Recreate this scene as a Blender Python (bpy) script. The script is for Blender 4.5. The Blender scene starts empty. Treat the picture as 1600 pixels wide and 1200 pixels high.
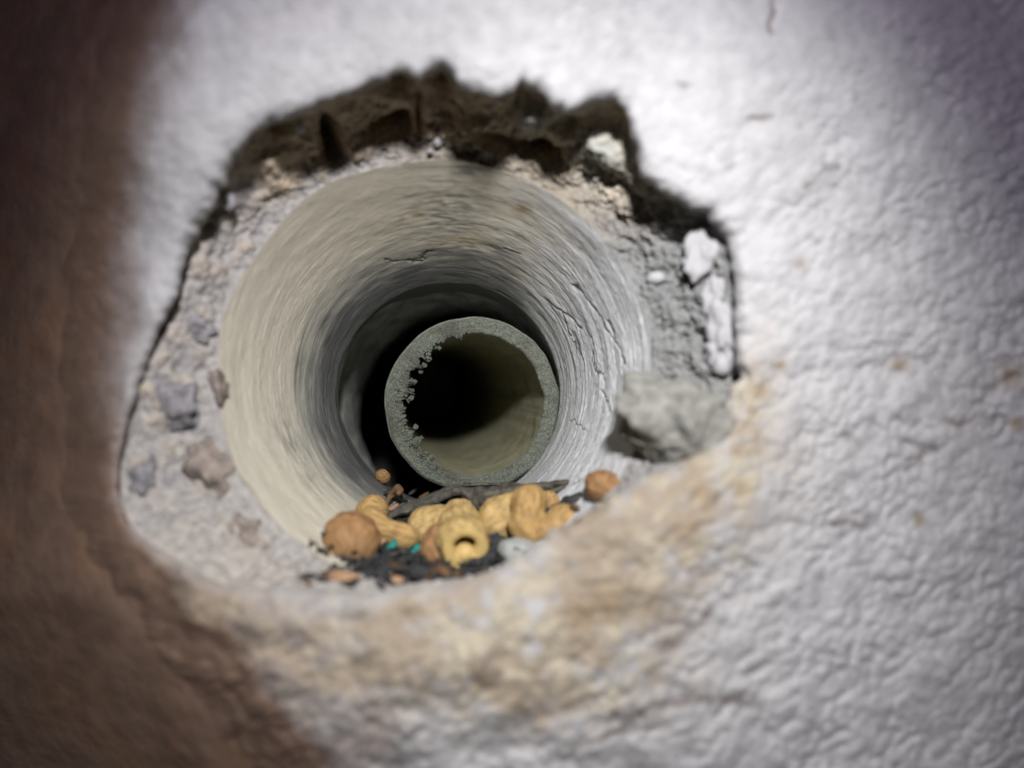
import bpy, bmesh, math, random
import numpy as np
from mathutils import Vector, Matrix

# ------------------------------------------------------------------ camera, world, lamps, exposure
F = 1067.0                                   # focal length in pixels of the 1600x1200 photograph
scene = bpy.context.scene
cam_d = bpy.data.cameras.new('camera')
cam = bpy.data.objects.new('camera', cam_d)
scene.collection.objects.link(cam)
cam.location = (0, 0, 0)
cam.rotation_euler = (math.radians(90), 0, 0)
cam_d.sensor_width = 36.0
cam_d.lens = 36.0 * F / 1600.0
cam_d.clip_start = 0.005
cam_d.clip_end = 20.0
cam_d.dof.use_dof = True
cam_d.dof.focus_distance = 0.221
cam_d.dof.aperture_fstop = 3.8
scene.camera = cam

world = bpy.data.worlds.new('World')
scene.world = world
world.use_nodes = True
bg = world.node_tree.nodes['Background']
bg.inputs[0].default_value = (0.55, 0.5, 0.6, 1)
bg.inputs[1].default_value = 0.012

def at(px, py, d):
    """a point seen at pixel (px, py) of the photograph, d metres in front of the lens"""
    return Vector(((px - 800) / F * d, d, (600 - py) / F * d))

def spot(name, loc, target, watts, size_deg, blend, col, radius):
    l = bpy.data.lights.new(name, 'SPOT')
    l.energy = watts; l.spot_size = math.radians(size_deg); l.spot_blend = blend
    l.color = col; l.shadow_soft_size = radius
    o = bpy.data.objects.new(name, l)
    scene.collection.objects.link(o)
    o.location = loc
    o.rotation_euler = (Vector(target) - Vector(loc)).to_track_quat('-Z', 'Y').to_euler()
    return o

TORCH = Vector((0.018, -0.080, 0.124))       # a hand torch held just above the lens
AIM = at(1080, 310, 0.16)
spot('torch_core', TORCH, AIM, 1.35, 30, 1.0, (1.0, 1.0, 1.0), 0.013)
spot('torch_spill', TORCH, at(820, 720, 0.16), 4.7, 64, 1.0, (1.0, 0.988, 0.95), 0.013)
spot('torch_fringe', TORCH, at(860, 600, 0.16), 0.95, 120, 0.8, (0.85, 0.74, 1.0), 0.013)

scene.view_settings.view_transform = 'Standard'
scene.view_settings.look = 'None'
scene.view_settings.exposure = 0.0
scene.view_settings.gamma = 1.0
scene.view_settings.use_curve_mapping = False
scene.cycles.max_bounces = 8
scene.cycles.diffuse_bounces = 6

# ------------------------------------------------------------------ helpers
rng = np.random.default_rng(7)
random.seed(7)
_perm = rng.permutation(512)
_perm = np.concatenate([_perm, _perm, _perm])
_g = rng.normal(size=(512, 3)); _g /= np.linalg.norm(_g, axis=1)[:, None]

def pn(p):
    """Perlin noise for an (..., 3) array, about -0.7 .. 0.7"""
    p = np.asarray(p, float)
    sh = p.shape[:-1]; p = p.reshape(-1, 3)
    i = np.floor(p).astype(int); f = p - i
    i &= 511
    w = f * f * f * (f * (f * 6 - 15) + 10)
    out = 0
    for dx in (0, 1):
        for dy in (0, 1):
            for dz in (0, 1):
                h = _perm[_perm[_perm[(i[:, 0] + dx) & 511] + ((i[:, 1] + dy) & 511)] + ((i[:, 2] + dz) & 511)]
                v = ((f - (dx, dy, dz)) * _g[h]).sum(1)
                ww = (w[:, 0] if dx else 1 - w[:, 0]) * (w[:, 1] if dy else 1 - w[:, 1]) * (w[:, 2] if dz else 1 - w[:, 2])
                out = out + v * ww
    return out.reshape(sh)

def fbm(p, o=4, gain=0.5):
    a, s, t = 1.0, 1.0, 0
    for k in range(o):
        t = t + a * pn(np.asarray(p) * s + 17.3 * k); a *= gain; s *= 2.03
    return t

def sst(a, b, x):
    t = np.clip((x - a) / (b - a), 0, 1)
    return t * t * (3 - 2 * t)

def gau(px, py, cx, cy, sx, sy=None, rot=0):
    sy = sy or sx
    c, s = math.cos(math.radians(rot)), math.sin(math.radians(rot))
    u = (px - cx) * c + (py - cy) * s; v = -(px - cx) * s + (py - cy) * c
    return np.exp(-(u / sx) ** 2 - (v / sy) ** 2)

def seg_dist(px, py, pts):
    best = np.full(np.shape(px), 1e9)
    for (ax, ay), (bx, by) in zip(pts[:-1], pts[1:]):
        t = np.clip(((px - ax) * (bx - ax) + (py - ay) * (by - ay)) / ((bx - ax) ** 2 + (by - ay) ** 2), 0, 1)
        best = np.minimum(best, np.hypot(px - ax - t * (bx - ax), py - ay - t * (by - ay)))
    return best

def project(co):
    return 800 + co[..., 0] / co[..., 1] * F, 600 - co[..., 2] / co[..., 1] * F

def unproject(px, py, d):
    return np.stack([(px - 800) / F * d, d, (600 - py) / F * d], -1)

def mix(a, b, t):
    t = np.asarray(t)[..., None]
    return np.asarray(a) * (1 - t) + np.asarray(b) * t

def link(name, me, mat, parent=None):
    o = bpy.data.objects.new(name, me)
    scene.collection.objects.link(o)
    if mat: me.materials.append(mat)
    if parent: o.parent = parent
    return o

def mesh_from(verts, faces, col=None, uv=None, smooth=True):
    me = bpy.data.meshes.new('m')
    verts = np.asarray(verts, float)
    me.from_pydata(verts.tolist() if len(verts) < 5000 else [], [], faces if len(verts) < 5000 else [])
    if len(verts) >= 5000:
        faces = np.asarray(faces, np.int32)
        me.vertices.add(len(verts)); me.vertices.foreach_set('co', verts.ravel())
        me.loops.add(faces.size); me.loops.foreach_set('vertex_index', faces.ravel())
        me.polygons.add(len(faces))
        me.polygons.foreach_set('loop_start', np.arange(len(faces), dtype=np.int32) * 4)
        me.update(calc_edges=True)
    if smooth:
        me.polygons.foreach_set('use_smooth', np.ones(len(me.polygons), bool))
    if col is not None:
        a = me.attributes.new('col', 'FLOAT_COLOR', 'POINT')
        c = np.ones((len(verts), 4)); c[:, :3] = np.clip(col, 0, 1)
        a.data.foreach_set('color', c.ravel())
    if uv is not None:
        l = me.uv_layers.new(name='UVMap')
        vi = np.zeros(len(me.loops), np.int32); me.loops.foreach_get('vertex_index', vi)
        l.data.foreach_set('uv', np.asarray(uv)[vi].ravel())
    me.update()
    return me

def grid(co, wrap, col=None, uv=None, flip=False):
    """co: (rings, around, 3)"""
    n, m = co.shape[:2]
    i = np.arange(n - 1)[:, None]; j = np.arange(m if wrap else m - 1)[None, :]
    j2 = (j + 1) % m
    q = [i * m + j, i * m + j2, (i + 1) * m + j2, (i + 1) * m + j]
    if flip: q = q[::-1]
    f = np.stack(np.broadcast_arrays(*q), -1).reshape(-1, 4)
    return mesh_from(co.reshape(-1, 3), f if n * m >= 5000 else f.tolist(),
                     None if col is None else col.reshape(-1, 3), None if uv is None else uv.reshape(-1, 2))

def tag(o, label, cat=None, group=None, kind=None):
    o['label'] = label
    if cat: o['category'] = cat
    if group: o['group'] = group
    if kind: o['kind'] = kind
    return o

def empty(name, loc, label, cat, group=None):
    o = bpy.data.objects.new(name, None)
    scene.collection.objects.link(o)
    o.location = loc
    o.empty_display_size = 0.01
    return tag(o, label, cat, group)

# ------------------------------------------------------------------ materials
def material(name, base=None, attr=False, var=(0.85, 1.12), vscale=400, rough=0.8, bump=(), stretch=None,
             tint=None, spec=0.3, coord='Object', tscale=150, tcov=(0.5, 0.7)):
    """base colour (or the mesh's own colour attribute) x noise, a second tint in blotches, a stack of bumps
    bump: list of (scale, distance, strength, kind)"""
    m = bpy.data.materials.new(name); m.use_nodes = True
    nt = m.node_tree; N = nt.nodes; L = nt.links
    b = N['Principled BSDF']
    b.inputs['Roughness'].default_value = rough
    b.inputs['Specular IOR Level'].default_value = spec
    tc = N.new('ShaderNodeTexCoord')
    vec = tc.outputs[coord]
    if stretch:
        mp = N.new('ShaderNodeMapping'); mp.inputs['Scale'].default_value = stretch
        L.new(vec, mp.inputs[0]); vec = mp.outputs[0]
    def noise(scale, detail=6, rough_=0.6):
        n = N.new('ShaderNodeTexNoise'); n.inputs['Scale'].default_value = scale
        n.inputs['Detail'].default_value = detail; n.inputs['Roughness'].default_value = rough_
        L.new(vec, n.inputs['Vector']); return n.outputs['Fac']
    def ramp(fac, a, bb, lo, hi):
        r = N.new('ShaderNodeMapRange'); r.inputs[1].default_value = a; r.inputs[2].default_value = bb
        r.inputs[3].default_value = lo; r.inputs[4].default_value = hi
        L.new(fac, r.inputs[0]); return r.outputs[0]
    if attr:
        at_ = N.new('ShaderNodeAttribute'); at_.attribute_name = 'col'; c = at_.outputs['Color']
    else:
        rgb = N.new('ShaderNodeRGB'); rgb.outputs[0].default_value = (*base, 1); c = rgb.outputs[0]
    if tint:
        mx = N.new('ShaderNodeMix'); mx.data_type = 'RGBA'
        L.new(ramp(noise(tscale, 8, 0.65), tcov[0], tcov[1], 0, 1), mx.inputs['Factor'])
        L.new(c, mx.inputs['A']); mx.inputs['B'].default_value = (*tint, 1); c = mx.outputs['Result']
    v = ramp(noise(vscale), 0.3, 0.7, var[0], var[1])
    ml = N.new('ShaderNodeVectorMath'); ml.operation = 'SCALE'
    L.new(c, ml.inputs[0]); L.new(v, ml.inputs['Scale'])
    L.new(ml.outputs[0], b.inputs['Base Color'])
    prev = None
    for (sc, dist, st, kind) in bump:
        if kind == 'voronoi':
            n = N.new('ShaderNodeTexVoronoi'); n.inputs['Scale'].default_value = sc
            L.new(vec, n.inputs['Vector']); h = n.outputs['Distance']
        else:
            h = noise(sc, 8, 0.65)
        bp = N.new('ShaderNodeBump'); bp.inputs['Distance'].default_value = dist; bp.inputs['Strength'].default_value = st
        L.new(h, bp.inputs['Height'])
        if prev: L.new(prev, bp.inputs['Normal'])
        prev = bp.outputs[0]
    if prev: L.new(prev, b.inputs['Normal'])
    return m

M = {}
M['plaster'] = material('plaster', attr=True, var=(0.9, 1.08), vscale=260, rough=0.92, spec=0.12, bump=[(700, 0.0006, 0.6, 'n'), (2200, 0.0003, 0.5, 'n')])
M['brown'] = material('brown_render', base=(0.19, 0.127, 0.092), var=(0.8, 1.2), vscale=90, rough=0.9, spec=0.15,
                      tint=(0.205, 0.125, 0.082), tscale=60, tcov=(0.48, 0.62), bump=[(260, 0.001, 0.6, 'n')])
M['mortar'] = material('mortar', attr=True, var=(0.7, 1.2), vscale=500, rough=0.95, spec=0.15,
                       bump=[(450, 0.0012, 0.8, 'n'), (1600, 0.0005, 0.6, 'n')])
M['liner'] = material('liner', attr=True, var=(0.8, 1.12), vscale=1.0, rough=0.48, spec=0.4, coord='UV', stretch=(90, 900, 1),
                      bump=[(0.8, 0.0005, 0.5, 'n'), (2.2, 0.0004, 0.6, 'n')])
M['cavity'] = material('cavity', base=(0.36, 0.38, 0.36), var=(0.4, 1.5), vscale=120, rough=0.9, bump=[(200, 0.001, 0.6, 'n')],
                       tint=(0.4, 0.4, 0.36), tscale=50, tcov=(0.5, 0.62))
M['pipe'] = material('pipe_plastic', base=(0.21, 0.225, 0.19), var=(0.6, 1.35), vscale=700, rough=0.6,
                     tint=(0.24, 0.22, 0.13), tscale=60, tcov=(0.48, 0.66), bump=[(900, 0.0005, 0.4, 'n')])
M['pipe_cut'] = material('pipe_cut_face', base=(0.112, 0.126, 0.098), var=(0.25, 2.0), vscale=2200, rough=0.55, spec=0.5,
                         tint=(0.065, 0.068, 0.052), tscale=70, tcov=(0.5, 0.66), bump=[(1800, 0.0006, 0.9, 'n'), (5000, 0.0003, 0.8, 'n')])
M['bore'] = material('pipe_bore', base=(0.30, 0.29, 0.19), var=(0.7, 1.2), vscale=160, rough=0.5,
                     tint=(0.10, 0.11, 0.08), tscale=85, tcov=(0.56, 0.72), bump=[(350, 0.0004, 0.4, 'n')])
M['shell'] = material('peanut_shell', base=(0.50, 0.325, 0.125), var=(0.55, 1.25), vscale=2.2, rough=0.55, spec=0.35, coord='UV', stretch=(2.2, 0.8, 1),
    tint=(0.33, 0.18, 0.06), tscale=0.9, tcov=(0.48, 0.7), bump=[(1.6, 0.0008, 0.7, 'n'), (5, 0.0004, 0.7, 'n')])
M['shell_dark'] = material('peanut_shell_dark', base=(0.37, 0.21, 0.09), var=(0.55, 1.25), vscale=2.2, rough=0.55, spec=0.35, coord='UV', stretch=(2.2, 0.8, 1),
    tint=(0.23, 0.12, 0.05), tscale=0.9, tcov=(0.48, 0.7), bump=[(1.6, 0.0008, 0.7, 'n'), (5, 0.0004, 0.7, 'n')])
M['shell_pale'] = material('peanut_shell_pale', base=(0.56, 0.40, 0.165), var=(0.55, 1.25), vscale=2.2, rough=0.55, spec=0.35, coord='UV', stretch=(2.2, 0.8, 1),
    tint=(0.38, 0.24, 0.085), tscale=0.9, tcov=(0.48, 0.7), bump=[(1.6, 0.0008, 0.7, 'n'), (5, 0.0004, 0.7, 'n')])
M['shell_in'] = material('peanut_shell_inside', base=(0.58, 0.42, 0.16), var=(0.85, 1.1), vscale=300, rough=0.6)
M['bark'] = material('bark', base=(0.075, 0.07, 0.058), var=(0.4, 1.8), vscale=380, rough=0.8, spec=0.3, tint=(0.15, 0.13, 0.09), tscale=260,
                     tcov=(0.55, 0.7), bump=[(500, 0.001, 0.9, 'n'), (1500, 0.0005, 0.7, 'n')])
M['litter'] = material('leaf_litter', base=(0.03, 0.031, 0.032), var=(0.3, 2.0), vscale=300, rough=0.75, spec=0.35, bump=[(600, 0.0008, 0.7, 'n')])
M['litter_brown'] = material('leaf_litter_brown', base=(0.13, 0.075, 0.035), var=(0.5, 1.6), vscale=300, rough=0.8, bump=[(600, 0.0008, 0.7, 'n')])
M['chip'] = material('tan_chip', base=(0.34, 0.215, 0.125), var=(0.7, 1.3), vscale=300, rough=0.8, bump=[(600, 0.0006, 0.6, 'n')])
M['teal'] = material('teal', base=(0.02, 0.20, 0.17), var=(0.7, 1.3), vscale=300, rough=0.6, bump=[(700, 0.0005, 0.5, 'n')])
M['stone_dark'] = material('stone_dark', base=(0.22, 0.215, 0.22), var=(0.45, 1.6), vscale=350, rough=0.9, bump=[(500, 0.0008, 0.7, 'n')])
M['stone_brown'] = material('stone_brown', base=(0.25, 0.215, 0.185), var=(0.5, 1.5), vscale=350, rough=0.9, bump=[(500, 0.0008, 0.7, 'n')])
M['pebble'] = material('pebble', base=(0.36, 0.38, 0.36), var=(0.8, 1.15), vscale=300, rough=0.8, bump=[(500, 0.0006, 0.6, 'n')])
M['lump'] = material('mortar_lump', base=(0.25, 0.25, 0.225), var=(0.65, 1.25), vscale=420, rough=0.9, bump=[(420, 0.0008, 0.7, 'n'), (1500, 0.0004, 0.6, 'n')])
M['flake'] = material('paint_flake', base=(0.38, 0.38, 0.39), var=(0.9, 1.08), vscale=300, rough=0.7, bump=[(500, 0.0006, 0.6, 'n')])

# ------------------------------------------------------------------ the round passage through the wall: axis and radius
R0 = 0.055
A0 = np.array(at(680, 570, 0.174))
U = np.array([(767 - 800) / F, 1.0, (600 - 744) / F]); U /= np.linalg.norm(U)
TAPER = 0.306                                                    # it narrows like a funnel
E1 = np.cross(U, [0, 0, 1.0]); E1 /= np.linalg.norm(E1)          # to the right
E2 = np.cross(E1, U)                                             # up

def dm(d):
    """distance along the funnel for a station numbered as if it were a plain tube"""
    d = np.asarray(d, float)
    return np.where(d < 0.174, d, (R0 + TAPER * 0.174) / (TAPER + R0 / np.maximum(d, 0.1)))
def rad(s):
    return np.maximum(R0 - TAPER * np.asarray(s), 0.0378)
def inside(px, py, d):
    return at(px, py, float(dm(d)))

def floor_hit(px, py, gap=0.0):
    """distance at which the view ray of a pixel meets the inside of the passage"""
    v = np.array([(px - 800) / F, 1.0, (600 - py) / F])
    for d in np.arange(0.165, 0.30, 0.0004):
        p = v * d - A0
        s_ = p @ U
        if np.linalg.norm(p - U * s_) > rad(max(s_, 0)) - gap: return d
    return 0.25

# ------------------------------------------------------------------ plaster wall with the broken hole
RIM = [(183, 765), (190, 700), (203, 640), (218, 595), (238, 550), (256, 500), (272, 465), (300, 390), (326, 330), (352, 290),
       (364, 250), (385, 225), (412, 200), (445, 188), (480, 178), (520, 158), (560, 141), (600, 126), (626, 117), (642, 124), (656, 130),
       (668, 119), (690, 107), (706, 118), (714, 138), (742, 146), (772, 152), (800, 146), (813, 131), (832, 140), (852, 151),
       (862, 172), (882, 180), (906, 170), (932, 160), (962, 160), (981, 176), (988, 212), (991, 250), (1002, 281), (1030, 300), (1060, 310),
       (1080, 326), (1098, 330), (1106, 334), (1114, 348), (1132, 371), (1142, 397), (1151, 450), (1148, 500), (1153, 560), (1158, 592),
       (1140, 606), (1130, 640), (1122, 692), (1065, 722), (1000, 748), (960, 772), (905, 803), (860, 832), (785, 882), (700, 910), (600, 924),
       (520, 922), (440, 914), (400, 918), (350, 916), (290, 880), (235, 850), (196, 812)]
C0 = (680.0, 530.0)
_ra = np.array([math.atan2(-(y - C0[1]), x - C0[0]) for x, y in RIM])
_rr = np.array([math.hypot(x - C0[0], y - C0[1]) for x, y in RIM])
_o = np.argsort(_ra)
_ra, _rr = _ra[_o], _rr[_o]
def rim_r(th):
    th = (np.asarray(th) + math.pi) % (2 * math.pi) - math.pi
    return np.interp(th, np.concatenate([_ra - 2 * math.pi, _ra, _ra + 2 * math.pi]), np.tile(_rr, 3))

# where the white coat ends on the left, by picture height
def coat_edge(py):
    return np.interp(py, [-400, 0, 200, 400, 600, 780, 860, 940, 1000, 1100, 1200, 1600],
                     [330, 262, 214, 186, 178, 182, 215, 275, 325, 395, 470, 700])

def wall_depth(px, py):
    d = 0.158 + 0.016 * np.clip((px - 1120) / 480, 0, 2) ** 1.2
    d = d - 0.019 * gau(px, py, 640, 1040, 520, 250) - 0.006 * gau(px, py, 1020, 800, 160, 110)
    d = d - 0.003 * gau(px, py, 200, 700, 120, 200)
    d = d - 0.009 * sst(430, 170, py) * (1 - 0.75 * sst(820, 1050, px))                           # the coat stands proud over the top of the hole
    e = coat_edge(py)
    x = np.clip((e + 105 - px) / 105, 0, 12)
    d = d + (0.0048 - 0.0022 * sst(700, 950, py)) * np.where(x < 1.6, x ** 2.2, 2.812 + 3.867 * (x - 1.6))
    return d

def undercut(th):
    """how far the mortar has crumbled away behind the coat: most at the top, hardly at the sides"""
    return 0.16 + 0.42 * sst(0.25, 0.75, np.sin(th))

def build_wall():
    m = 1450
    th = np.linspace(0, 2 * math.pi, m, endpoint=False)
    rr = rim_r(th)
    # torn edge: small teeth along the rim
    c = np.stack([np.cos(th) * 60, np.sin(th) * 60, th * 0], -1)
    rough = np.where((th > math.pi * 1.08) & (th < math.pi * 1.6), 0.4, 1.0)
    rr = rr + (fbm(c * 0.12, 2) * 11 + pn(c * 0.37) * 7) * rough
    n_out = 310
    t = np.linspace(0, 1, n_out) ** 1.35
    outer = 1330.0
    rho = rr[None, :] + t[:, None] * (outer - rr[None, :])
    px = C0[0] + rho * np.cos(th); py = C0[1] - rho * np.sin(th)
    d = wall_depth(px, py)
    q = np.stack([px * 0.030, py * 0.030, 0 * px], -1)
    qb = q * 1.3
    warp = np.stack([fbm(q * 0.6 + 5, 2), fbm(q * 0.6 + 31, 2), 0 * px], -1) * 1.1
    ang = math.radians(35)
    qq = qb + warp
    qa = np.stack([qq[..., 0] * math.cos(ang) + qq[..., 1] * math.sin(ang), (-qq[..., 0] * math.sin(ang) + qq[..., 1] * math.cos(ang)) * 1.35, 0 * px], -1)
    def cells(x, y, size, seed):
        """rounded lumps packed side by side"""
        gx, gy = x / size, y / size
        ix, iy = np.floor(gx).astype(int), np.floor(gy).astype(int)
        best = np.full(x.shape, 9.0)
        for ox in (-1, 0, 1):
            for oy in (-1, 0, 1):
                h1 = _perm[(_perm[(ix + ox + seed) & 511] + iy + oy) & 511]; h2 = _perm[(h1 + 77) & 511]
                best = np.minimum(best, (ix + ox + h1 / 512 - gx) ** 2 + (iy + oy + h2 / 512 - gy) ** 2)
        return -np.minimum(best, 1.2)
    wx, wy = px + 9 * warp[..., 0] + 5 * pn(q * 2.2), py + 9 * warp[..., 1] + 5 * pn(q * 2.2 + 40)
    ra = math.radians(-38)
    ux, uy = wx * math.cos(ra) + wy * math.sin(ra), (-wx * math.sin(ra) + wy * math.cos(ra)) * 1.25
    patch = 0.55 + 0.45 * sst(-0.25, 0.3, pn(q * 0.35 + 21))
    billow = patch * (1.0 * cells(ux, uy, 24, 3) + 0.75 * cells(ux + 9, uy, 15, 90)) + 1.0 * pn(q * 0.55 + 33) + 0.35 * pn(q * 1.6 + 3)
    amp = 0.35 + 1.0 * sst(950, 1450, px + 0.5 * py - 250)
    amp = np.maximum(amp, 0.9 * sst(820, 1000, py))
    h = billow * 0.00125 * amp + fbm(q * 0.25, 3) * 0.0016
    h = h + fbm(q * 0.5 + 77, 3) * 0.0026 * sst(780, 930, py) * sst(1250, 1000, px)
    rag = np.exp(-(rho - rr[None, :]) / 26.0)
    h = h + rag * fbm(q * 0.6 + 50, 3) * 0.0016
    # the rim rolls in
    d = d + 0.0042 * np.exp(-(rho - rr[None, :]) / 12.0) * (0.6 + 0.4 * rough)
    # cracks and small dents, with their shade and dirt painted in as dark colour
    crack_dark = 0 * px
    for pts, w, dep in [([(1045, 1092), (1000, 1120), (940, 1160), (880, 1185)], 7, 0.0016), ([(1110, 955), (1080, 985), (1040, 1020)], 10, 0.001),
                        ([(1170, 188), (1208, 183)], 5, 0.0014), ([(1207, 0), (1205, 50)], 4, 0.001), ([(1262, 288), (1290, 262), (1310, 262)], 5, 0.0009),
                        ([(1316, 680), (1345, 690)], 6, 0.0009), ([(1060, 130), (1070, 136)], 5, 0.0012), ([(1300, 820), (1350, 815)], 7, 0.0009),
                        ([(1420, 730), (1460, 700)], 6, 0.0009), ([(1480, 660), (1560, 650)], 6, 0.0009), ([(960, 1120), (1100, 1090), (1180, 1100)], 9, 0.001),
                        ([(560, 1185), (620, 1190)], 8, 0.0012)]:
        crack = np.exp(-(seg_dist(px + 14 * pn(q * 1.3), py + 14 * pn(q * 1.3 + 8), pts) / w) ** 2)
        h = h - 0.5 * dep * crack; crack_dark = np.maximum(crack_dark, crack)
    d = d - h
    co = unproject(px, py, d)
    # colour of the paint and its stains
    n1 = fbm(q * 0.30 + 3, 4); n2 = fbm(q * 0.9 + 13, 4)
    col = np.broadcast_to(np.array([0.435, 0.435, 0.44]), co.shape).copy()
    stain = (gau(px, py, 700, 1000, 260, 95, -8) * 1.15 + gau(px, py, 1000, 880, 200, 70, -32) * 1.2 + gau(px, py, 1165, 660, 40, 110, 12) * 0.9
             + gau(px, py, 880, 1060, 160, 70) * 0.9 + gau(px, py, 1000, 775, 170, 45, -30) * 1.1 + gau(px, py, 330, 960, 170, 60, 25) * 0.9)
    s = np.clip(stain * (0.8 + 1.5 * n1 + 1.1 * n2), 0, 1)
    col = mix(col, (0.29, 0.225, 0.145), s * 0.8)
    s2 = np.clip(stain * (0.2 + 1.2 * n2 - 1.6 * n1), 0, 1)
    col = mix(col, (0.41, 0.37, 0.285), s2)
    for cx, cy, sz in [(1578, 590, 20), (1405, 568, 14), (1222, 570, 9), (1250, 412, 8), (1435, 812, 11), (1590, 665, 10), (1190, 610, 14), (1175, 640, 10), (1065, 835, 22), (950, 945, 26), (905, 965, 24), (1160, 760, 16), (1100, 770, 20)]:
        col = mix(col, (0.27, 0.205, 0.13), np.clip(0.8 * gau(px + 10 * n2, py + 10 * n1, cx, cy, sz), 0, 1))
    # coat turns brown towards its left edge, in wider patches low down
    e = coat_edge(py)
    g = sst(75, -45, px - e + 30 * n1 + 14 * n2)
    low = sst(700, 1000, py)
    g = np.clip(g + low * sst(260, -40, px - e + 260 * n1 + 160 * n2) * 0.6, 0, 1)
    col = mix(col, (0.19, 0.127, 0.092), g)
    col = col * (1 + 0.16 * n2)[..., None]
    col = mix(col, (0.17, 0.15, 0.14), np.clip(crack_dark * (0.75 + 0.8 * n2), 0, 0.9))
    # thickness: the coat turns in behind its torn edge
    lips = []
    lipc = []
    under = undercut(th)
    for k, f in enumerate(np.linspace(0.08, 1, 10)):
        dr = 26 * f ** 1.6 * under; dd = 0.014 * f * (0.35 + 0.65 * under)
        r2 = rr + dr
        p2 = unproject(C0[0] + r2 * np.cos(th), C0[1] - r2 * np.sin(th), d[0] + dd)
        w2 = (fbm(p2 * 330, 3) * 7 + pn(p2 * 1500) * 2) * min(1, f * 2)
        r2 = r2 + w2
        lips.append(unproject(C0[0] + r2 * np.cos(th), C0[1] - r2 * np.sin(th), d[0] + dd))
        lipc.append(mix(col[0], (0.36, 0.30, 0.22), np.clip(f * 1.6 - 0.3 + 0.8 * pn(p2 * 300 + 5), 0, 1)))
    co = np.concatenate([np.array(lips[::-1]), co], 0)
    col = np.concatenate([np.array(lipc[::-1]), col], 0)
    o = link('plaster_wall', grid(co, True, col, flip=True), M['plaster'])
    tag(o, 'rough white plastered wall with a ragged round hole broken through it', 'wall', kind='structure')
build_wall()

def build_brown():
    n = 170
    tx, py = np.meshgrid(np.linspace(0, 1, n), np.linspace(-420, 1650, 240), indexing='xy')
    e = coat_edge(py)
    px = -520 + tx * (e + 5 + 520)          # ends just under the coat
    d = wall_depth(px, py) + 0.004 - 0.0065 * sst(10, -150, px - e)
    q = np.stack([px * 0.02, py * 0.02, 0 * px], -1)
    d = d - fbm(q, 4) * 0.0012
    o = link('brown_wall', grid(unproject(px, py, d), False, flip=True), M['brown'])
    tag(o, 'dark rusty brown wall face falling away left of the white plaster', 'wall', kind='structure')
build_brown()

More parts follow.
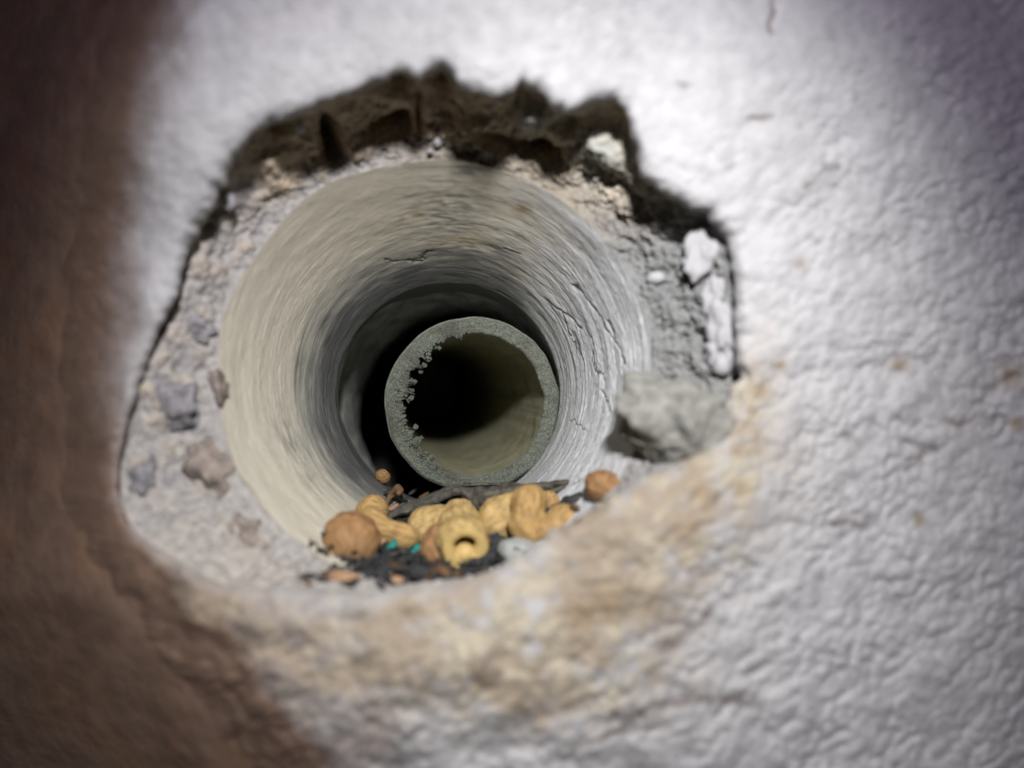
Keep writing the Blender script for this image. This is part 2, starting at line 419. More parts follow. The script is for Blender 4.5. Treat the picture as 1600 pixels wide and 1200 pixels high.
# ------------------------------------------------------------------ round passage: plastered liner, rough cavity behind it
def build_liner():
    m, n = 1050, 320
    th = np.linspace(0, 2 * math.pi, m, endpoint=False) - math.pi / 2
    s = np.concatenate([0.141 * np.linspace(0, 1, n - 6) ** 1.25, [0.1416, 0.142, 0.142, 0.1418, 0.141, 0.139]])
    TH, S = np.meshgrid(th, s)
    mouth = fbm(np.stack([np.cos(th) * 3, np.sin(th) * 3, 0 * th], -1), 4) * 0.003
    fade = np.clip(1 - S / 0.03, 0, 1)
    S2 = S + mouth[None, :] * fade
    endw = fbm(np.stack([np.cos(th) * 5, np.sin(th) * 5, 0 * th + 9], -1), 4) * 0.010
    reach = 0.075 * (1 - 0.5 * sst(0.62, 0.9, np.cos(th - math.radians(158))))     # stops short on the upper left only
    S2 = S2 + (endw + reach)[None, :] * sst(0.05, 0.141, S)
    hx = S2 + 0.006 * np.sin(TH + 0.6)                      # tool marks run round, slightly askew
    cx, cz = np.cos(TH), np.sin(TH)
    st = pn(np.stack([cx * 1.5, cz * 1.5, hx * 560], -1)) + 0.6 * pn(np.stack([cx * 3, cz * 3, hx * 900 + 20], -1))
    st2 = pn(np.stack([cx * 1.2, cz * 1.2, hx * 110 + 5], -1))
    lum = fbm(np.stack([cx * 4, cz * 4, S2 * 70], -1), 4)
    fine = fbm(np.stack([cx * 26, cz * 26, hx * 900 + 7], -1), 3)
    SN = np.where(S2 < 0, S2, dm(0.174 + np.maximum(S2, 0)) - 0.174)
    RN = rad(SN)
    co0 = A0 + U * SN[..., None] + (E1 * cx[..., None] + E2 * cz[..., None]) * RN[..., None]
    px, py = project(co0)
    side = np.clip(cx, 0, 1) ** 0.7                          # the right side is more torn
    amp = (0.45 + 0.75 * side) * (1 - 0.65 * sst(0.55, 0.95, cz) )
    dr = -(st * 0.00022 + st2 * 0.00036 + fine * 0.00018) * amp - lum * 0.0003
    crack_dark = 0 * px
    for pts, w, dep in [([(895, 446), (934, 488), (955, 527), (973, 546), (977, 569)], 2.2, 0.0016), ([(953, 503), (960, 516), (961, 525)], 3.2, 0.002),
                        ([(941, 612), (947, 617), (951, 630), (951, 645)], 2.2, 0.002), ([(853, 467), (880, 487), (907, 512)], 1.8, 0.0012),
                        ([(918, 520), (928, 545), (934, 578), (943, 596)], 1.6, 0.0012), ([(893, 655), (915, 672)], 1.3, 0.001), ([(907, 735), (893, 760)], 1.8, 0.0012),
                        ([(880, 490), (900, 530), (912, 575)], 1.4, 0.001), ([(600, 407), (655, 407), (667, 394), (680, 391)], 1.8, 0.0012), ([(793, 389), (812, 398)], 1.5, 0.001)]:
        crack = np.exp(-(seg_dist(px + 9 * lum + 4 * fine, py + 5 * st2 + 4 * fine, pts) / (w * 0.8)) ** 2)
        dr = dr + 0.4 * dep * crack; crack_dark = np.maximum(crack_dark, crack)
    co = A0 + U * SN[..., None] + (E1 * cx[..., None] + E2 * cz[..., None]) * (RN + dr)[..., None]
    co[-4:] += (E1 * cx[-4:, :, None] + E2 * cz[-4:, :, None]) * np.array([0.0005, 0.0015, 0.0022, 0.0026])[:, None, None]
    warm = np.array([0.63, 0.595, 0.485]); cool = np.array([0.60, 0.615, 0.63])
    col = mix(warm, cool, sst(-0.1, 0.75, cx + 0.25 * lum - 0.3 * cz))
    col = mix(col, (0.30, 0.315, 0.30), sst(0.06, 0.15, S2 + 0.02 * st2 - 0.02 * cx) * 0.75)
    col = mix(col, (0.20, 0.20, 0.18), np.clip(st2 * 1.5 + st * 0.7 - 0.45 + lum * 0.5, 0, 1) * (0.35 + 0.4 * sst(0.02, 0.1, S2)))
    shade_grime = sst(0.06, 0.145, S2 - 0.09 * sst(-0.1, 0.6, cx - 0.6 * cz) + 0.035 * st2 + 0.02 * st + 0.03 * lum)
    col = mix(col, (0.085, 0.088, 0.085), shade_grime * 0.95)  # painted shade, with some grime, fades the deep upper-left end to dark
    blot = fbm(np.stack([cx * 9, cz * 9, hx * 260], -1), 4)
    dark = gau(px, py, 700, 330, 55, 45) + gau(px, py, 740, 262, 40, 18) + gau(px, py, 700, 395, 60, 14) + 0.8 * gau(px, py, 785, 400, 50, 25) + gau(px, py, 460, 700, 14, 70, -28) * 0.8
    col = mix(col, (0.20, 0.20, 0.185), np.clip(dark * (0.35 + 2.2 * blot), 0, 0.85))
    col = mix(col, (0.34, 0.26, 0.10), np.clip(gau(px, py, 722, 376, 40, 5) * (0.6 + blot) + gau(px, py, 817, 327, 14, 8) * 0.8 + gau(px, py, 640, 340, 60, 16, -25) * blot * 1.6, 0, 0.8))
    col = mix(col, (0.12, 0.12, 0.12), np.clip(crack_dark * 0.8, 0, 1))  # groove shade and dirt put into the colour along the cracks
    uv = np.stack([TH * R0, hx], -1)
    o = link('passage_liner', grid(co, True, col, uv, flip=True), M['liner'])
    tag(o, 'round plaster-lined passage running back through the wall, streaked and scratched', 'passage', kind='structure')
    # darker, slightly wider cavity further in
    n2 = 90
    s = np.linspace(0.046, 0.40, n2); th2 = np.linspace(0, 2 * math.pi, 240, endpoint=False)
    TH, S = np.meshgrid(th2, s); cx, cz = np.cos(TH), np.sin(TH)
    r = 0.0420 + 2.0 * np.maximum(S - 0.096, 0) ** 2 + fbm(np.stack([cx * 3, cz * 3, S * 40], -1), 4) * 0.0014
    co = A0 + U * S[..., None] + (E1 * cx[..., None] + E2 * cz[..., None]) * r[..., None]
    cap = np.repeat((A0 + U * 0.402)[None, None, :], 240, 1)
    cav = link('rough_cavity', grid(np.concatenate([co, cap], 0), True, flip=True), M['cavity'])
    tag(cav, 'dark rough cavity behind the lined passage, around the pipe', 'cavity', kind='structure')
build_liner()

# ------------------------------------------------------------------ mortar collar between the torn plaster and the passage
def build_collar():
    m, n = 1000, 120
    th = np.linspace(0, 2 * math.pi, m, endpoint=False)
    rr = rim_r(th)
    low = np.clip(-np.sin(th), 0, 1)
    k1 = np.ones(31) / 31
    rs = np.convolve(np.concatenate([rr[-15:], rr, rr[:15]]), k1, 'valid')
    out_r = np.maximum(rr, rs * undercut(th) + rr * (1 - undercut(th))) + 22 * undercut(th)
    px = C0[0] + out_r * np.cos(th); py = C0[1] - out_r * np.sin(th)
    P_out = unproject(px, py, wall_depth(px, py) + 0.0042 + 0.0125 * (0.35 + 0.65 * undercut(th)) - 0.0042 * (1 - undercut(th)))
    # matching angle about the passage axis
    rel = P_out - A0
    rel = rel - (rel @ U)[:, None] * U
    a = np.arctan2(rel @ E2, rel @ E1)
    P_in = A0 + (E1 * np.cos(a)[:, None] + E2 * np.sin(a)[:, None]) * (R0 - 0.0002) + U * 0.001
    t = np.linspace(0, 1, n)[:, None]
    co = P_out[None] * (1 - t[..., None]) + P_in[None] * t[..., None]
    outward = (E1 * np.cos(a)[:, None] + E2 * np.sin(a)[:, None])[None]
    mid = np.sin(np.pi * np.clip(t, 0, 1))
    up = sst(0.15, 0.7, np.sin(a))[None, :]
    right = sst(0.3, 0.9, np.cos(a))[None, :]
    left = sst(-0.3, -0.85, np.cos(a))[None, :]
    co = co + U * (mid * (0.004 * up + 0.002))[..., None]     # hollowed behind the top edge
    px, py = project(co)
    q = co * 180
    n1 = fbm(q, 4); n2 = fbm(q * 3.2 + 9, 4); n3 = fbm(q * 8 + 4, 3)
    env = mid ** 0.6
    disp = (n1 * 0.0034 + n2 * 0.0016 * (1 - 0.7 * left) + np.abs(n3) * 0.0010 * (1 + 1.6 * right - 0.85 * left)) * env
    co = co + (outward * 0.75 + U * 0.65) * disp[..., None]
    for cx, cy, sx, sy, rot, dep in [(520, 225, 14, 42, -12, 0.016), (600, 207, 30, 16, -10, 0.012), (630, 195, 12, 16, 0, 0.014), (655, 175, 6, 40, 0, 0.006), (840, 240, 26, 12, 12, 0.016),
                                     (770, 222, 30, 8, 18, 0.010), (440, 200, 22, 10, -20, 0.010), (620, 128, 22, 10, 0, 0.010), (880, 195, 22, 14, 0, 0.008), (690, 125, 16, 16, 0, 0.008),
                                     (1100, 345, 14, 18, 20, 0.005), (1140, 585, 14, 12, 0, 0.010), (1050, 385, 50, 12, 42, 0.002), (975, 300, 70, 15, 40, 0.004), (1098, 545, 8, 24, -25, 0.006),
                                     (1012, 545, 6, 14, 0, 0.006), (1026, 625, 9, 5, -40, 0.006), (290, 420, 10, 60, 18, 0.008), (250, 520, 8, 40, 20, 0.008), (330, 350, 9, 30, 25, 0.006)]:
        co = co + (outward * 0.8 + U * 0.6) * (dep * gau(px + 6 * n2, py + 6 * n1, cx, cy, sx, sy, rot) * env)[..., None]
    for cx, cy, sx, sy, rot, dep in [(835, 185, 26, 24, 30, 0.008), (940, 235, 40, 30, 35, 0.009), (425, 255, 30, 24, 0, 0.004), (735, 205, 34, 20, 0, 0.004)]:
        co = co - (outward * 0.6 + U * 0.8) * (dep * gau(px, py, cx, cy, sx, sy, rot) * env)[..., None]
    earth = np.array([0.62, 0.52, 0.385]); white = np.array([0.43, 0.415, 0.40]); grey = np.array([0.25, 0.255, 0.25])
    col = mix(mix(earth, (0.34, 0.30, 0.24), np.broadcast_to(sst(0.45, 0.7, t + 0.2 * n1), px.shape)), grey, np.broadcast_to(sst(0.45, 0.85, np.cos(a) - 0.15 * np.sin(a))[None, :], px.shape))  # earth toned darker towards the passage, where direct light leaves it too pale
    col = mix(col, white, np.broadcast_to(sst(-0.55, -0.85, np.cos(a))[None, :], px.shape) * np.clip(0.85 + n1, 0, 1))
    col = mix(col, (0.27, 0.265, 0.27), np.clip(left * (fbm(q * 0.8 + 71, 4) * 2.2 - 0.25), 0, 0.8))
    inner = sst(0.55, 0.8, t + 0.25 * n1) * sst(0.2, -0.5, np.cos(a))[None, :]
    col = mix(col, white, np.clip(inner, 0, 1))
    col = mix(col, (0.42, 0.43, 0.39), np.clip(1.2 * gau(px, py, 940, 240, 50, 42, 35) + gau(px, py, 832, 185, 32, 30), 0, 1))  # toned patches; the right-hand one paints the lit triangle under the rim notch
    col = mix(col, (0.43, 0.415, 0.39), np.broadcast_to(low[None] ** 1.0, px.shape))
    col = mix(col, (0.16, 0.15, 0.145), np.clip(n2 * 1.4 - 0.35, 0, 0.7))
    collar = link('mortar_collar', grid(co, True, col), M['mortar'])
    tag(collar, 'crumbling ring of mortar and rubble between torn plaster edge and round passage', 'mortar')
    return collar
collar = build_collar()

def blob(name, px, py, d, w, h, depth, mat, seed, rough=0.25, rot=0, yaw=0, sub=3, sharp=0.0, parent=None, tip=None):
    """an irregular solid lump: w, h in picture pixels at distance d, depth in metres"""
    bm = bmesh.new()
    bmesh.ops.create_icosphere(bm, subdivisions=sub, radius=1)
    co = np.array([v.co[:] for v in bm.verts])
    nn = fbm(co * 1.3 + seed * 3.1, 3) * rough * 2
    if sharp:                                                  # faceted: cut by a few planes
        r2 = np.random.default_rng(seed)
        f = np.ones(len(co))
        for _ in range(9):
            nrm = r2.normal(size=3); nrm /= np.linalg.norm(nrm)
            k = co @ nrm; lim = r2.uniform(0.55, 0.85)
            f = np.where(k > lim, np.minimum(f, 1 + (lim / np.maximum(k, 1e-6) - 1) * sharp), f)
        co = co * f[:, None]
    co = co * (1 + nn)[:, None]
    if tip is not None:
        co[:, 0] += np.where(co[:, 0] < 0, -(np.abs(co[:, 0]) ** 3) * tip, 0)
    sx, sz = w / 2 / F * d, h / 2 / F * d
    co = co * (sx, depth / 2, sz)
    M_ = np.array(Matrix.Rotation(math.radians(yaw), 3, 'Z') @ Matrix.Rotation(-math.radians(rot), 3, 'Y'))
    co = co @ M_.T
    for v, c in zip(bm.verts, co): v.co = c
    me = bpy.data.meshes.new(name); bm.to_mesh(me); bm.free()
    me.polygons.foreach_set('use_smooth', np.ones(len(me.polygons), bool))
    o = link(name, me, mat, parent)
    o.location = at(px, py, d)
    return o

# rubble bedded in the mortar
def bed(px, py):
    """depth of the collar surface at a pixel"""
    me = collar.data
    co = np.zeros(len(me.vertices) * 3); me.vertices.foreach_get('co', co); co = co.reshape(-1, 3)
    x, y = project(co)
    k = np.argsort((x - px) ** 2 + (y - py) ** 2)[:6]
    return float(co[k, 1].mean())
for px, py, w, h, rot, mt, sd in [(305, 512, 62, 44, -10, 'stone_dark', 3), (276, 642, 76, 66, 30, 'stone_dark', 5), (334, 742, 56, 96, 24, 'stone_brown', 8), (226, 742, 48, 60, 0, 'stone_dark', 11),
                                  (388, 848, 66, 70, -20, 'stone_brown', 14), (345, 610, 22, 60, 8, 'stone_brown', 17)]:
    blob('stone', px, py, bed(px, py) + 0.0016, w * 1.2, h * 1.2, 0.0085, M[mt], sd, 0.42, rot, sub=4, sharp=0.9, parent=collar)
for px, py, w, h, rot, sd in [(1026, 435, 30, 20, 10, 21), (1092, 632, 17, 36, 10, 22), (1128, 570, 30, 36, 0, 23), (684, 224, 16, 14, 0, 25), (672, 238, 10, 8, 0, 26), (468, 200, 14, 16, 0, 27), (355, 310, 24, 40, 20, 28)]:
    blob('paint_flake', px, py, bed(px, py) - 0.001, w, h, 0.004, M['flake'], sd, 0.25, rot, sub=2, parent=collar)

# loose lip of the coat along the right edge of the hole
for px, py, w, h, rot, sd in [(1104, 388, 62, 100, -34, 41), (1122, 452, 46, 84, -14, 44), (1134, 515, 46, 100, 6, 47), (1120, 560, 30, 50, 20, 52)]:
    blob('plaster_flap', px, py, bed(px, py) + 0.0012, w, h, 0.006, M['flake'], sd, 0.36, rot, sub=4, parent=collar)

lump = blob('mortar_lump', 1062, 658, 0.1675, 134, 146, 0.024, M['lump'], 31, 0.24, -16, sub=5, tip=0.45)
tag(lump, 'grey mortar lump with a pointed tip overhanging the lower right of the hole', 'mortar lump')

# ------------------------------------------------------------------ inner pipe
PC = np.array(at(741, 632, 0.2262))
PU = np.array([(618 - 800) / F, 1.0, (600 - 590) / F]); PU /= np.linalg.norm(PU)
P1 = np.cross(PU, [0, 0, 1.0]); P1 /= np.linalg.norm(P1); P2 = np.cross(P1, PU)
RO, RI, PL = 0.0292, 0.0239, 0.34
def ring_pts(th, r, s):
    return PC + PU * np.asarray(s)[..., None] + (P1 * np.cos(th)[..., None] + P2 * np.sin(th)[..., None]) * np.asarray(r)[..., None]

pipe = empty('pipe', PC.tolist(), 'grey green pipe with ragged cut end lying inside the lined passage', 'pipe')
def world_part(name, me, mat, parent):
    o = link(name, me, mat, parent)
    o.matrix_parent_inverse = Matrix.Translation(-parent.location)
    return o
def build_pipe():
    m = 360
    th = np.linspace(0, 2 * math.pi, m, endpoint=False)
    def lathe(prof, nz, amp):
        TH = np.broadcast_to(th, (len(prof), m))
        r = np.array([p[0] for p in prof])[:, None] + 0 * TH; s = np.array([p[1] for p in prof])[:, None] + 0 * TH
        base = ring_pts(TH, r, s)
        dn = fbm(base * nz, 3) * amp
        wob = fbm(np.stack([np.cos(TH) * 2.2, np.sin(TH) * 2.2, 0 * TH], -1), 4) * 0.0009
        return ring_pts(TH, r + dn * 0.5 + wob, s + dn + wob)
    body = [(RO, x) for x in np.linspace(0.0012, PL, 40)]
    world_part('pipe_wall', grid(lathe([(RO - 0.0006, 0.0004)] + body, 60, 0.0004), True, flip=True), M['pipe'], pipe)
    bore = [(RI, x) for x in np.linspace(0.0008, PL, 60)]
    world_part('bore', grid(lathe(bore, 80, 0.0005), True), M['bore'], pipe)
    face = [(r, 0.0003 + (0.0006 if k in (0, 14) else 0)) for k, r in enumerate(np.linspace(RI - 0.0002, RO - 0.0004, 15))]
    world_part('cut_face', grid(lathe(face, 900, 0.0006), True, flip=True), M['pipe_cut'], pipe)
    # back end closed by darkness: a stopper far inside
    disc = np.stack([ring_pts(th, np.full(m, RI + 0.002), np.full(m, PL - 0.002)), np.repeat((PC + PU * (PL - 0.002))[None], m, 0)])
    world_part('end_stop', grid(disc, True), M['cavity'], pipe)
    # swarf hanging off the inner edge on the left
    r2 = np.random.default_rng(4)
    tb = np.linspace(math.radians(95), math.radians(262), 520)
    c = np.stack([np.cos(tb), np.sin(tb), 0 * tb], -1)
    env = np.interp(np.degrees(tb), [95, 102, 112, 125, 140, 158, 168, 178, 190, 205, 214, 222, 240, 262], [0.1, 1.0, .25, .7, 1.0, 0.9, 1.6, .8, .7, 1.0, 1.7, 0.9, .5, 0.0])
    j = np.clip(0.55 + fbm(c * 8, 2) * 0.9 + fbm(c * 24 + 3, 2) * 1.0, 0.05, 2) * env
    ext = j * 0.0025
    rows = []
    for rr_, ss_ in [(RI + 0.0015, 0.0000), (RI - 0.0002, -0.0004), (RI - 0.45 * ext, -0.0009 * env), (RI - 0.85 * ext, -0.0004 * env), (RI - ext, 0.0010 * env), (RI - 0.6 * ext, 0.0030 * env + 0.0006), (RI + 0.0004, 0.0042 + 0 * env)]:
        rr2 = np.broadcast_to(rr_, tb.shape); s2 = np.broadcast_to(ss_, tb.shape)
        base = ring_pts(tb, rr2, s2)
        rows.append(base + np.stack([fbm(base * 1400 + k * 11, 2) for k in range(3)], -1) * 0.0009 * (env[:, None] * 0.8 + 0.1))
    world_part('burr', grid(np.array(rows), False, flip=True), M['pipe_cut'], pipe)
    for k in range(34):
        tk = math.radians(r2.choice([r2.uniform(118, 150), r2.uniform(158, 176), r2.uniform(196, 232)]))
        p = ring_pts(np.array([tk]), np.array([RI - r2.uniform(0.0005, 0.0035)]), np.array([r2.uniform(-0.001, 0.002)]))[0]
        bm = bmesh.new(); bmesh.ops.create_icosphere(bm, subdivisions=1, radius=1)
        for v in bm.verts: v.co = Vector(p) + Vector((v.co.x * r2.uniform(.0004, .0014), v.co.y * .001, v.co.z * r2.uniform(.0004, .0013)))
        me = bpy.data.meshes.new('swarf'); bm.to_mesh(me); bm.free()
        world_part('swarf', me, M['pipe_cut'], pipe)
build_pipe()

# ------------------------------------------------------------------ litter on the floor of the passage
def tube(name, pts, mat, seed, seg=18, rough=0.25, parent=None, steps=8, flat=1.0):
    """pts: list of (px, py, d, half-height px, half-depth m); a bent, lumpy, tapering solid"""
    P = np.array([[*inside(p[0], p[1], p[2]), p[3] / F * float(dm(p[2])), p[4] * float(dm(p[2])) / p[2]] for p in pts])
    k = np.arange(len(P)); tt = np.linspace(0, len(P) - 1, (len(P) - 1) * steps + 1)
    Q = np.stack([np.interp(tt, k, P[:, i]) for i in range(5)], -1)
    for _ in range(3):
        Q[1:-1] = (Q[:-2] + 2 * Q[1:-1] + Q[2:]) / 4
    T = np.gradient(Q[:, :3], axis=0); T /= np.linalg.norm(T, axis=1)[:, None]
    V = np.array([0, 1.0, 0]); S = np.cross(T, V); S /= np.linalg.norm(S, axis=1)[:, None]
    W = np.cross(S, T)
    a = np.linspace(0, 2 * math.pi, seg, endpoint=False)
    dirv = S[:, None] * (np.cos(a)[None, :, None] * Q[:, None, 3:4]) + W[:, None] * (np.sin(a)[None, :, None] * Q[:, None, 4:5])
    base = Q[:, None, :3] + dirv
    nz = fbm(base * 260 + seed * 7, 4)
    rid = pn(np.stack([np.broadcast_to(np.cos(a) * 3, base.shape[:2]), np.broadcast_to(np.sin(a) * 3, base.shape[:2]), np.broadcast_to(tt[:, None] * 0.5 + seed, base.shape[:2])], -1))
    co = Q[:, None, :3] + dirv * (1 + rough * 1.6 * nz + rough * rid)[..., None]
    e0 = np.repeat(Q[:1, None, :3], seg, 1); e1 = np.repeat(Q[-1:, None, :3], seg, 1)
    co = np.concatenate([e0, co, e1], 0)
    loc = co.reshape(-1, 3).mean(0)
    o = link(name, grid(co - loc, True), mat, parent)
    o.location = loc.tolist()
    return o

def peanut_mesh(L, R, waist, ratio, bend, seed, hole=0.0, beak=0.06):
    n, m = 64, 44
    t = np.linspace(0, 1, n)
    a = np.linspace(0, 2 * math.pi, m, endpoint=False)
    r1, r2 = R, R * ratio
    z = (t - 0.5) * L
    c1, c2 = -L / 2 + r1, L / 2 - r2
    e1 = np.sqrt(np.clip(1 - ((z - c1) / (r1 * 1.0)) ** 2, 0, 1)) * r1
    e2 = np.sqrt(np.clip(1 - ((z - c2) / (r2 * 1.0)) ** 2, 0, 1)) * r2
    w = waist * R * (np.clip(1 - ((z - (c1 + c2) / 2) / (L * 0.45)) ** 2, 0, 1)) ** 0.5
    p = 5.0
    r = (e1 ** p + e2 ** p + w ** p) ** (1 / p)
    r = r + beak * R * np.exp(-((t - 1.0) / 0.03) ** 2)
    T, Aa = np.meshgrid(t, a, indexing='ij')
    ridg = np.cos(Aa * 10 + 0.8 * np.sin(T * 9 + seed)) * 0.018 + np.cos(T * 46 + seed) * np.cos(Aa * 5 + seed) * 0.012
    nn = fbm(np.stack([np.cos(Aa) * 1.6, np.sin(Aa) * 1.6, T * 5 + seed * 3], -1), 3) * 0.12
    rr = r[:, None] * (1 + ridg + nn)
    co = np.stack([rr * np.cos(Aa) + bend * L * np.sin(np.pi * T), rr * np.sin(Aa), np.broadcast_to(z[:, None], rr.shape)], -1)
    return co

def pgrid(co, Q):
    n, m = co.shape[:2]
    v, u = np.meshgrid(np.linspace(0, 3, n), np.linspace(0, 6, m), indexing='ij')
    return grid(co @ np.array(Q).T, True, uv=np.stack([u, v], -1))

def peanut(name, base, tip, R, mat, label, seed, ratio=0.95, waist=0.64, bend=0.03, hole=False, half=None, group='peanut shells on the floor of the passage'):
    """a shell whose axis runs between two 3D points"""
    R = R * float(dm(base[2])) / base[2]
    b, t = inside(*base), inside(*tip)
    L = (t - b).length
    co = peanut_mesh(L, R, waist, ratio, bend, seed)
    Q = (t - b).to_track_quat('Z', 'Y').to_matrix()
    if hole:
        # open at the near end: drop the first rings and fold the shell inwards
        k = hole
        outer = co[k:]
        rim = outer[0]
        c = rim.mean(0)
        off = np.array(Q).T @ np.array([0.0, 0, 0.0011])       # the opening sits high in the broken face
        inner = []
        for f, dz in [(0.95, -0.0001), (0.66, 0.0), (0.52, 0.0001), (0.47, 0.0010), (0.46, 0.0050), (0.42, 0.010), (0.05, 0.012)]:
            q = c + (rim - c) * f + off * (1 - f); q[:, 2] += dz
            inner.append(q)
        co = outer
        o = empty(name, ((b + t) / 2)[:], label, 'peanut', group)
        s = link('shell', pgrid(co, Q), mat, o)
        s2 = link('broken_rim', grid(np.array([rim] + inner) @ np.array(Q).T, True, flip=True), M['shell_in'], o)
        cl = np.array(Q) @ (c + np.array([0, 0, 0.0030])) - np.array([0, 0, 0.0024])
        bm = bmesh.new(); bmesh.ops.create_icosphere(bm, subdivisions=3, radius=0.0027)
        kme = bpy.data.meshes.new('kernel'); bm.to_mesh(kme); bm.free()
        kme.polygons.foreach_set('use_smooth', np.ones(len(kme.polygons), bool))
        kk = link('kernel', kme, M['shell_in'], o); kk.location = cl.tolist()
        return o
    if half is not None:
        # half a shell: outer skin, inner skin and the broken edge between them
        q = half * co.shape[1] // 360
        hc = np.roll(co, -q, axis=1)[:, : co.shape[1] // 2 + 1]
        cen = co.mean(1, keepdims=True)
        jag = 1 + 0.0 * hc
        inn = cen + (hc - cen) * 0.84
        co2 = np.concatenate([hc, inn[:, ::-1]], 1)
        o = link(name, pgrid(co2, Q), mat)
        o.location = (b + t) / 2
        tag(o, label, 'peanut', group)
        return o
    o = link(name, pgrid(co, Q), mat)
    o.location = (b + t) / 2
    tag(o, label, 'peanut', group)
    return o

HALF_A, HALF_B = 100, 60
peanut('peanut', (546, 870, 0.170), (556, 818, 0.198), 0.0068, M['shell_dark'], 'big brown peanut shell seen end-on at the far left of the pile', 1, ratio=0.85, waist=0.8)
peanut('peanut', (560, 800, 0.232), (604, 797, 0.222), 0.0050, M['shell'], 'small rounded peanut shell peeking out behind the big brown one', 2, ratio=0.9)
peanut('peanut', (562, 806, 0.212), (654, 846, 0.200), 0.0052, M['shell'], 'long slanting peanut shell in the middle left of the pile', 3, ratio=0.8, waist=0.72, bend=-0.05, half=HALF_A)
peanut('peanut', (640, 836, 0.206), (704, 800, 0.218), 0.0055, M['shell_pale'], 'pale wrinkled peanut shell between the slanting one and the open one', 4, ratio=0.75, half=HALF_B)
peanut('peanut', (680, 888, 0.184), (690, 818, 0.196), 0.0047, M['shell_dark'], 'tan peanut shell half hidden just left of the open shell', 5, ratio=0.8)
peanut('open_peanut', (731, 868, 0.171), (718, 806, 0.212), 0.0068, M['shell_pale'], 'open peanut shell with a dark hole facing the viewer', 6, ratio=0.9, hole=9)
peanut('peanut', (718, 832, 0.212), (719, 786, 0.222), 0.0054, M['shell_pale'], 'knobbly peanut shell with a stalk tip right behind the open shell', 7, ratio=0.35, waist=0.5)
peanut('peanut', (752, 832, 0.200), (822, 784, 0.214), 0.0062, M['shell_pale'], 'yellowish peanut shell leaning against the upright one', 8, ratio=0.95)
peanut('peanut', (824, 852, 0.186), (830, 756, 0.192), 0.0052, M['shell'], 'upright two-lobed peanut shell standing right of centre', 9, ratio=0.92, waist=0.8)
peanut('peanut', (842, 846, 0.185), (895, 793, 0.188), 0.0044, M['shell'], 'orange peanut shell tilted against the sill right of the upright one', 10, ratio=0.8)
peanut('peanut', (848, 792, 0.212), (868, 774, 0.216), 0.0030, M['shell'], 'small bright peanut shell bit below the forked bark end', 12, ratio=0.8)
peanut('peanut', (933, 786, 0.174), (957, 738, 0.177), 0.0044, M['shell_dark'], 'lone orange peanut on the right, resting above the plaster sill', 11, ratio=0.98, waist=0.97)
peanut('peanut', (592, 752, 0.325), (602, 740, 0.335), 0.0034, M['shell_dark'], 'tiny far peanut piece in the shadow left of the pipe', 13, ratio=0.8)

# bark strip with a forked right end
bark = empty('bark_strip', inside(745, 780, 0.265), 'dark grey strip of bark with a forked end in front of the pipe', 'bark')
def bark_piece(name, pts, seed, rough):
    o = tube(name, pts, M['bark'], seed, seg=28, rough=rough, steps=14)
    o.parent = bark; o.location = o.location - bark.location
bark_piece('bark_body', [(600, 812, .234, 3, .001), (628, 798, .240, 8, .0025), (665, 785, .248, 11, .003), (700, 770, .256, 9, .003), (722, 765, .258, 9, .003), (742, 776, .256, 20, .004), (768, 777, .250, 21, .004),
                         (796, 769, .244, 14, .0035), (830, 763, .236, 8, .003), (862, 758, .229, 6, .002), (888, 753, .223, 4, .001)], 3, 0.22)
bark_piece('bark_prong', [(826, 767, .236, 5, .002), (850, 774, .230, 5, .0018), (870, 766, .226, 5, .0018), (884, 758, .223, 3, .001)], 5, 0.3)
bark_piece('bark_ridge', [(640, 789, .240, 2.5, .001), (680, 773, .248, 3, .0012), (712, 759, .254, 3, .0012), (750, 756, .250, 2.5, .001), (800, 758, .242, 2, .001)], 8, 0.4)

# teal fragments, chips, pebble
tag(blob('teal_fragment', 612, 858, float(dm(0.192)), 17, 28, 0.003, M['teal'], 51, 0.3, -20), 'teal green fragment beside the big brown peanut', 'fragment')
tag(blob('teal_fragment', 626, 874, float(dm(0.190)), 9, 30, 0.002, M['teal'], 52, 0.3, -24), 'thin teal sliver just right of the upright teal fragment', 'fragment')
tag(blob('teal_fragment', 652, 858, float(dm(0.194)), 26, 17, 0.004, M['teal'], 53, 0.25, 5), 'rounded dark teal fragment under the pale peanut shell', 'fragment')
tag(blob('pebble', 812, 862, 0.177, 70, 42, 0.010, M['pebble'], 54, 0.14, -6), 'pale grey pebble on the sill below the upright peanut', 'pebble')
tag(blob('wood_chip', 538, 899, bed(538, 899) - 0.001, 58, 17, 0.006, M['chip'], 55, 0.3, -6, sharp=0.8), 'tan wood chip lying below the big brown peanut', 'wood chip')
tag(blob('wood_chip', 618, 905, bed(618, 905) - 0.001, 30, 12, 0.005, M['chip'], 56, 0.3, -8, sharp=0.8), 'small brownish chip at the front edge of the litter', 'wood chip')
tag(blob('wood_chip', 598, 848, float(dm(0.196)), 10, 14, 0.003, M['chip'], 57, 0.3, 10), 'pale crumb between the big brown peanut and the teal fragment', 'wood chip')
tag(tube('curled_leaf', [(600, 792, .262, 3, .001), (607, 782, .266, 4, .001), (612, 770, .268, 5, .0016), (620, 762, .268, 5, .0016), (626, 766, .266, 4, .001), (622, 774, .262, 3, .001)], M['litter_brown'], 4, rough=0.5), 'brown curled dry leaf at the left end of the bark strip', 'leaf')
tag(tube('dry_leaf', [(604, 799, .252, 1, .001), (614, 793, .252, 4, .001), (623, 788, .252, 2, .001)], M['chip'], 6, rough=0.4), 'small orange dry leaf tip beside the curled leaf', 'leaf')
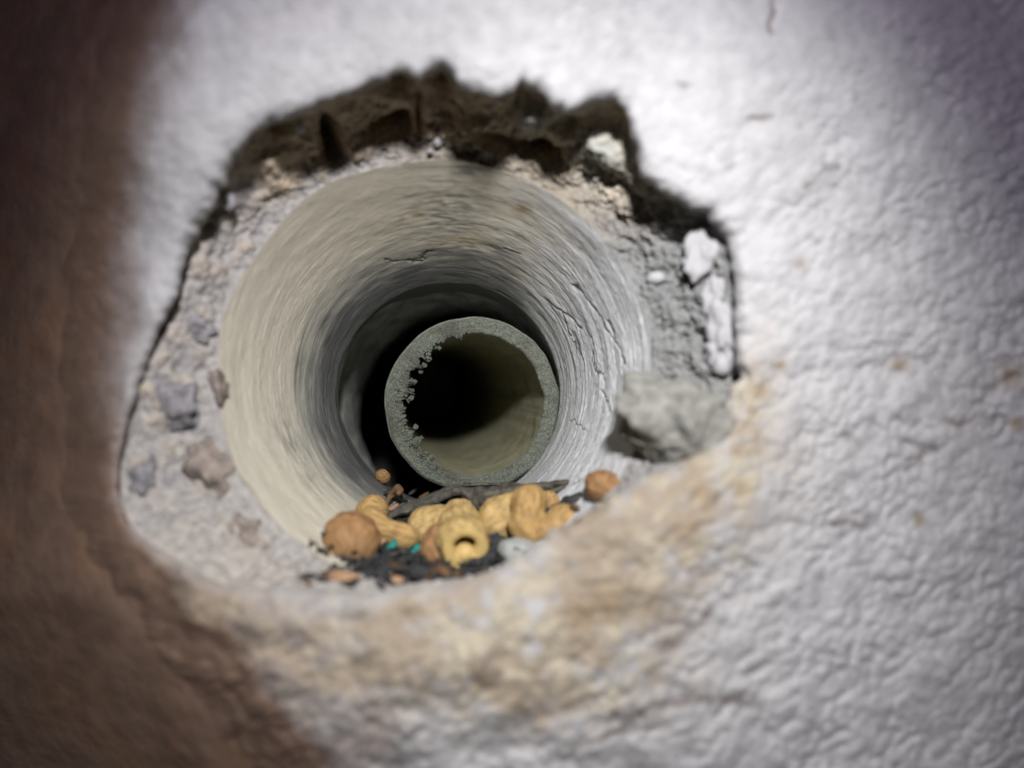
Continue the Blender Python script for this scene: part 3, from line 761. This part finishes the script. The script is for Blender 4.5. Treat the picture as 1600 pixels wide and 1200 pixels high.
tag(tube('dark_leaf', [(868, 792, .200, 3, .001), (886, 784, .199, 9, .002), (903, 778, .197, 7, .002), (920, 775, .194, 3, .001)], M['litter'], 7, rough=0.6), 'black crumpled leaf between the bark fork and the lone peanut', 'leaf')
tag(tube('leaf_stalk', [(628, 862, .19, 1.3, .0004), (650, 868, .188, 1.5, .0004), (672, 872, .187, 1.2, .0004)], M['litter_brown'], 9, rough=0.3), 'thin brown stalk lying under the teal fragments', 'stalk')

r3 = np.random.default_rng(12)
def litter_piece(px, py, d, w, h, mat, seed):
    o = blob('litter_crumb', px, py, d, w * r3.uniform(0.8, 1.3), h * r3.uniform(0.45, 0.9), r3.uniform(0.001, 0.004), mat, seed, 0.7, r3.uniform(-50, 50), r3.uniform(-40, 40), sub=2, sharp=1.0)
    o.data.polygons.foreach_set('use_smooth', np.zeros(len(o.data.polygons), bool))
    if mat is M['litter']:
        return tag(o, 'black crumb of leaf litter under the peanut shells', 'leaf litter', 'black crumbs of leaf litter')
    return tag(o, 'brown crumb of leaf litter among the black ones', 'leaf litter', 'brown crumbs of leaf litter')
spots = [(600, 888, 46, 26), (575, 908, 34, 18), (655, 892, 40, 24), (690, 890, 34, 24), (520, 888, 30, 16), (490, 902, 40, 14), (640, 908, 30, 12), (668, 905, 30, 14), (558, 884, 26, 14), (775, 845, 34, 36), (768, 868, 28, 34),
         (782, 820, 26, 26), (630, 848, 22, 14), (660, 842, 26, 14), (640, 878, 24, 14), (612, 905, 24, 16), (745, 812, 20, 26), (600, 835, 18, 24), (700, 900, 30, 12), (715, 898, 28, 14), (630, 776, 24, 14), (645, 768, 24, 12),
         (605, 770, 18, 9), (660, 775, 26, 10), (590, 780, 16, 8), (740, 800, 16, 22), (880, 800, 24, 14), (900, 792, 20, 10), (566, 790, 18, 8), (850, 800, 16, 18), (585, 862, 16, 20), (510, 905, 30, 16), (545, 912, 34, 12), (595, 914, 30, 12), (630, 892, 28, 16), (480, 910, 30, 10), (660, 914, 26, 10), (572, 893, 24, 14), (690, 908, 26, 10), (620, 884, 20, 14)]
for k, (x, y, w, h) in enumerate(spots):
    d = floor_hit(x, min(y + h * 0.3, 905), 0.001)
    if y > 878 and x < 720: d = min(d, bed(x, y) + 0.0005)
    litter_piece(x, y, d - 0.001, w, h, M['litter_brown'] if k % 4 == 3 else M['litter'], 100 + k)

# thin stalks across the front of the litter
for k, (x0, y0, x1, y1) in enumerate([(500, 896, 556, 884), (566, 906, 618, 892), (606, 884, 668, 898), (640, 905, 700, 888), (596, 872, 640, 862), (765, 850, 790, 822)]):
    d0, d1 = floor_hit(x0, min(y0, 900), 0.0025), floor_hit(x1, min(y1, 900), 0.0025)
    if k < 4: d0, d1 = bed(x0, y0) - 0.001, bed(x1, y1) - 0.001
    inv = lambda d: d if d < 0.174 else R0 / ((R0 + TAPER * 0.174) / d - TAPER)
    o = tube('leaf_stalk', [(x0, y0, inv(d0), 1.2, .0003), ((x0 + x1) / 2 + 3, (y0 + y1) / 2 - 4, inv((d0 + d1) / 2), 2.2, .0004), (x1, y1, inv(d1), 1.0, .0003)], M['litter_brown'] if k % 2 else M['bark'], 20 + k, rough=0.35)
    tag(o, 'thin dry stalk lying across the black leaf litter', 'stalk', 'dry stalks in the litter')

# fine litter: one sheet of crumbs nobody could count
def fine_litter():
    V, Fc = [], []
    for k in range(2000):
        s = r3.uniform(0.001, 0.125) if r3.random() < 0.8 else r3.uniform(0.0, 0.03)
        half = np.interp(s, [0, 0.03, 0.08, 0.125], [42, 40, 32, 20])
        a = math.radians(-93 + (r3.random() + r3.random() - 1) * half * 0.8)
        lift = abs(r3.normal()) * 0.0010 * (1 if s < 0.09 else 0.6)
        s = float(dm(0.174 + s)) - 0.174
        p = A0 + U * s + (E1 * math.cos(a) + E2 * math.sin(a)) * (float(rad(s)) - 0.0006 - lift)
        sz = r3.uniform(0.0005, 0.0022)
        b0 = len(V)
        ax = r3.normal(size=(3, 3))
        for v in ((1, 0, 0), (-0.6, 0.7, 0), (-0.5, -0.8, 0.1), (0.1, 0.1, 0.5), (0.0, 0, -0.4)):
            V.append(p + (np.array(v) @ (ax / np.linalg.norm(ax, axis=1)[:, None])) * sz)
        for f in ((0, 1, 3), (1, 2, 3), (2, 0, 3), (1, 0, 4), (2, 1, 4), (0, 2, 4)):
            Fc.append((b0 + f[0], b0 + f[1], b0 + f[2]))
    me = bpy.data.meshes.new('fine_litter'); me.from_pydata([tuple(v) for v in V], [], Fc); me.update()
    o = link('fine_litter', me, M['litter'])
    tag(o, 'fine black leaf crumbs strewn along the floor of the passage', 'leaf litter', kind='stuff')
fine_litter()
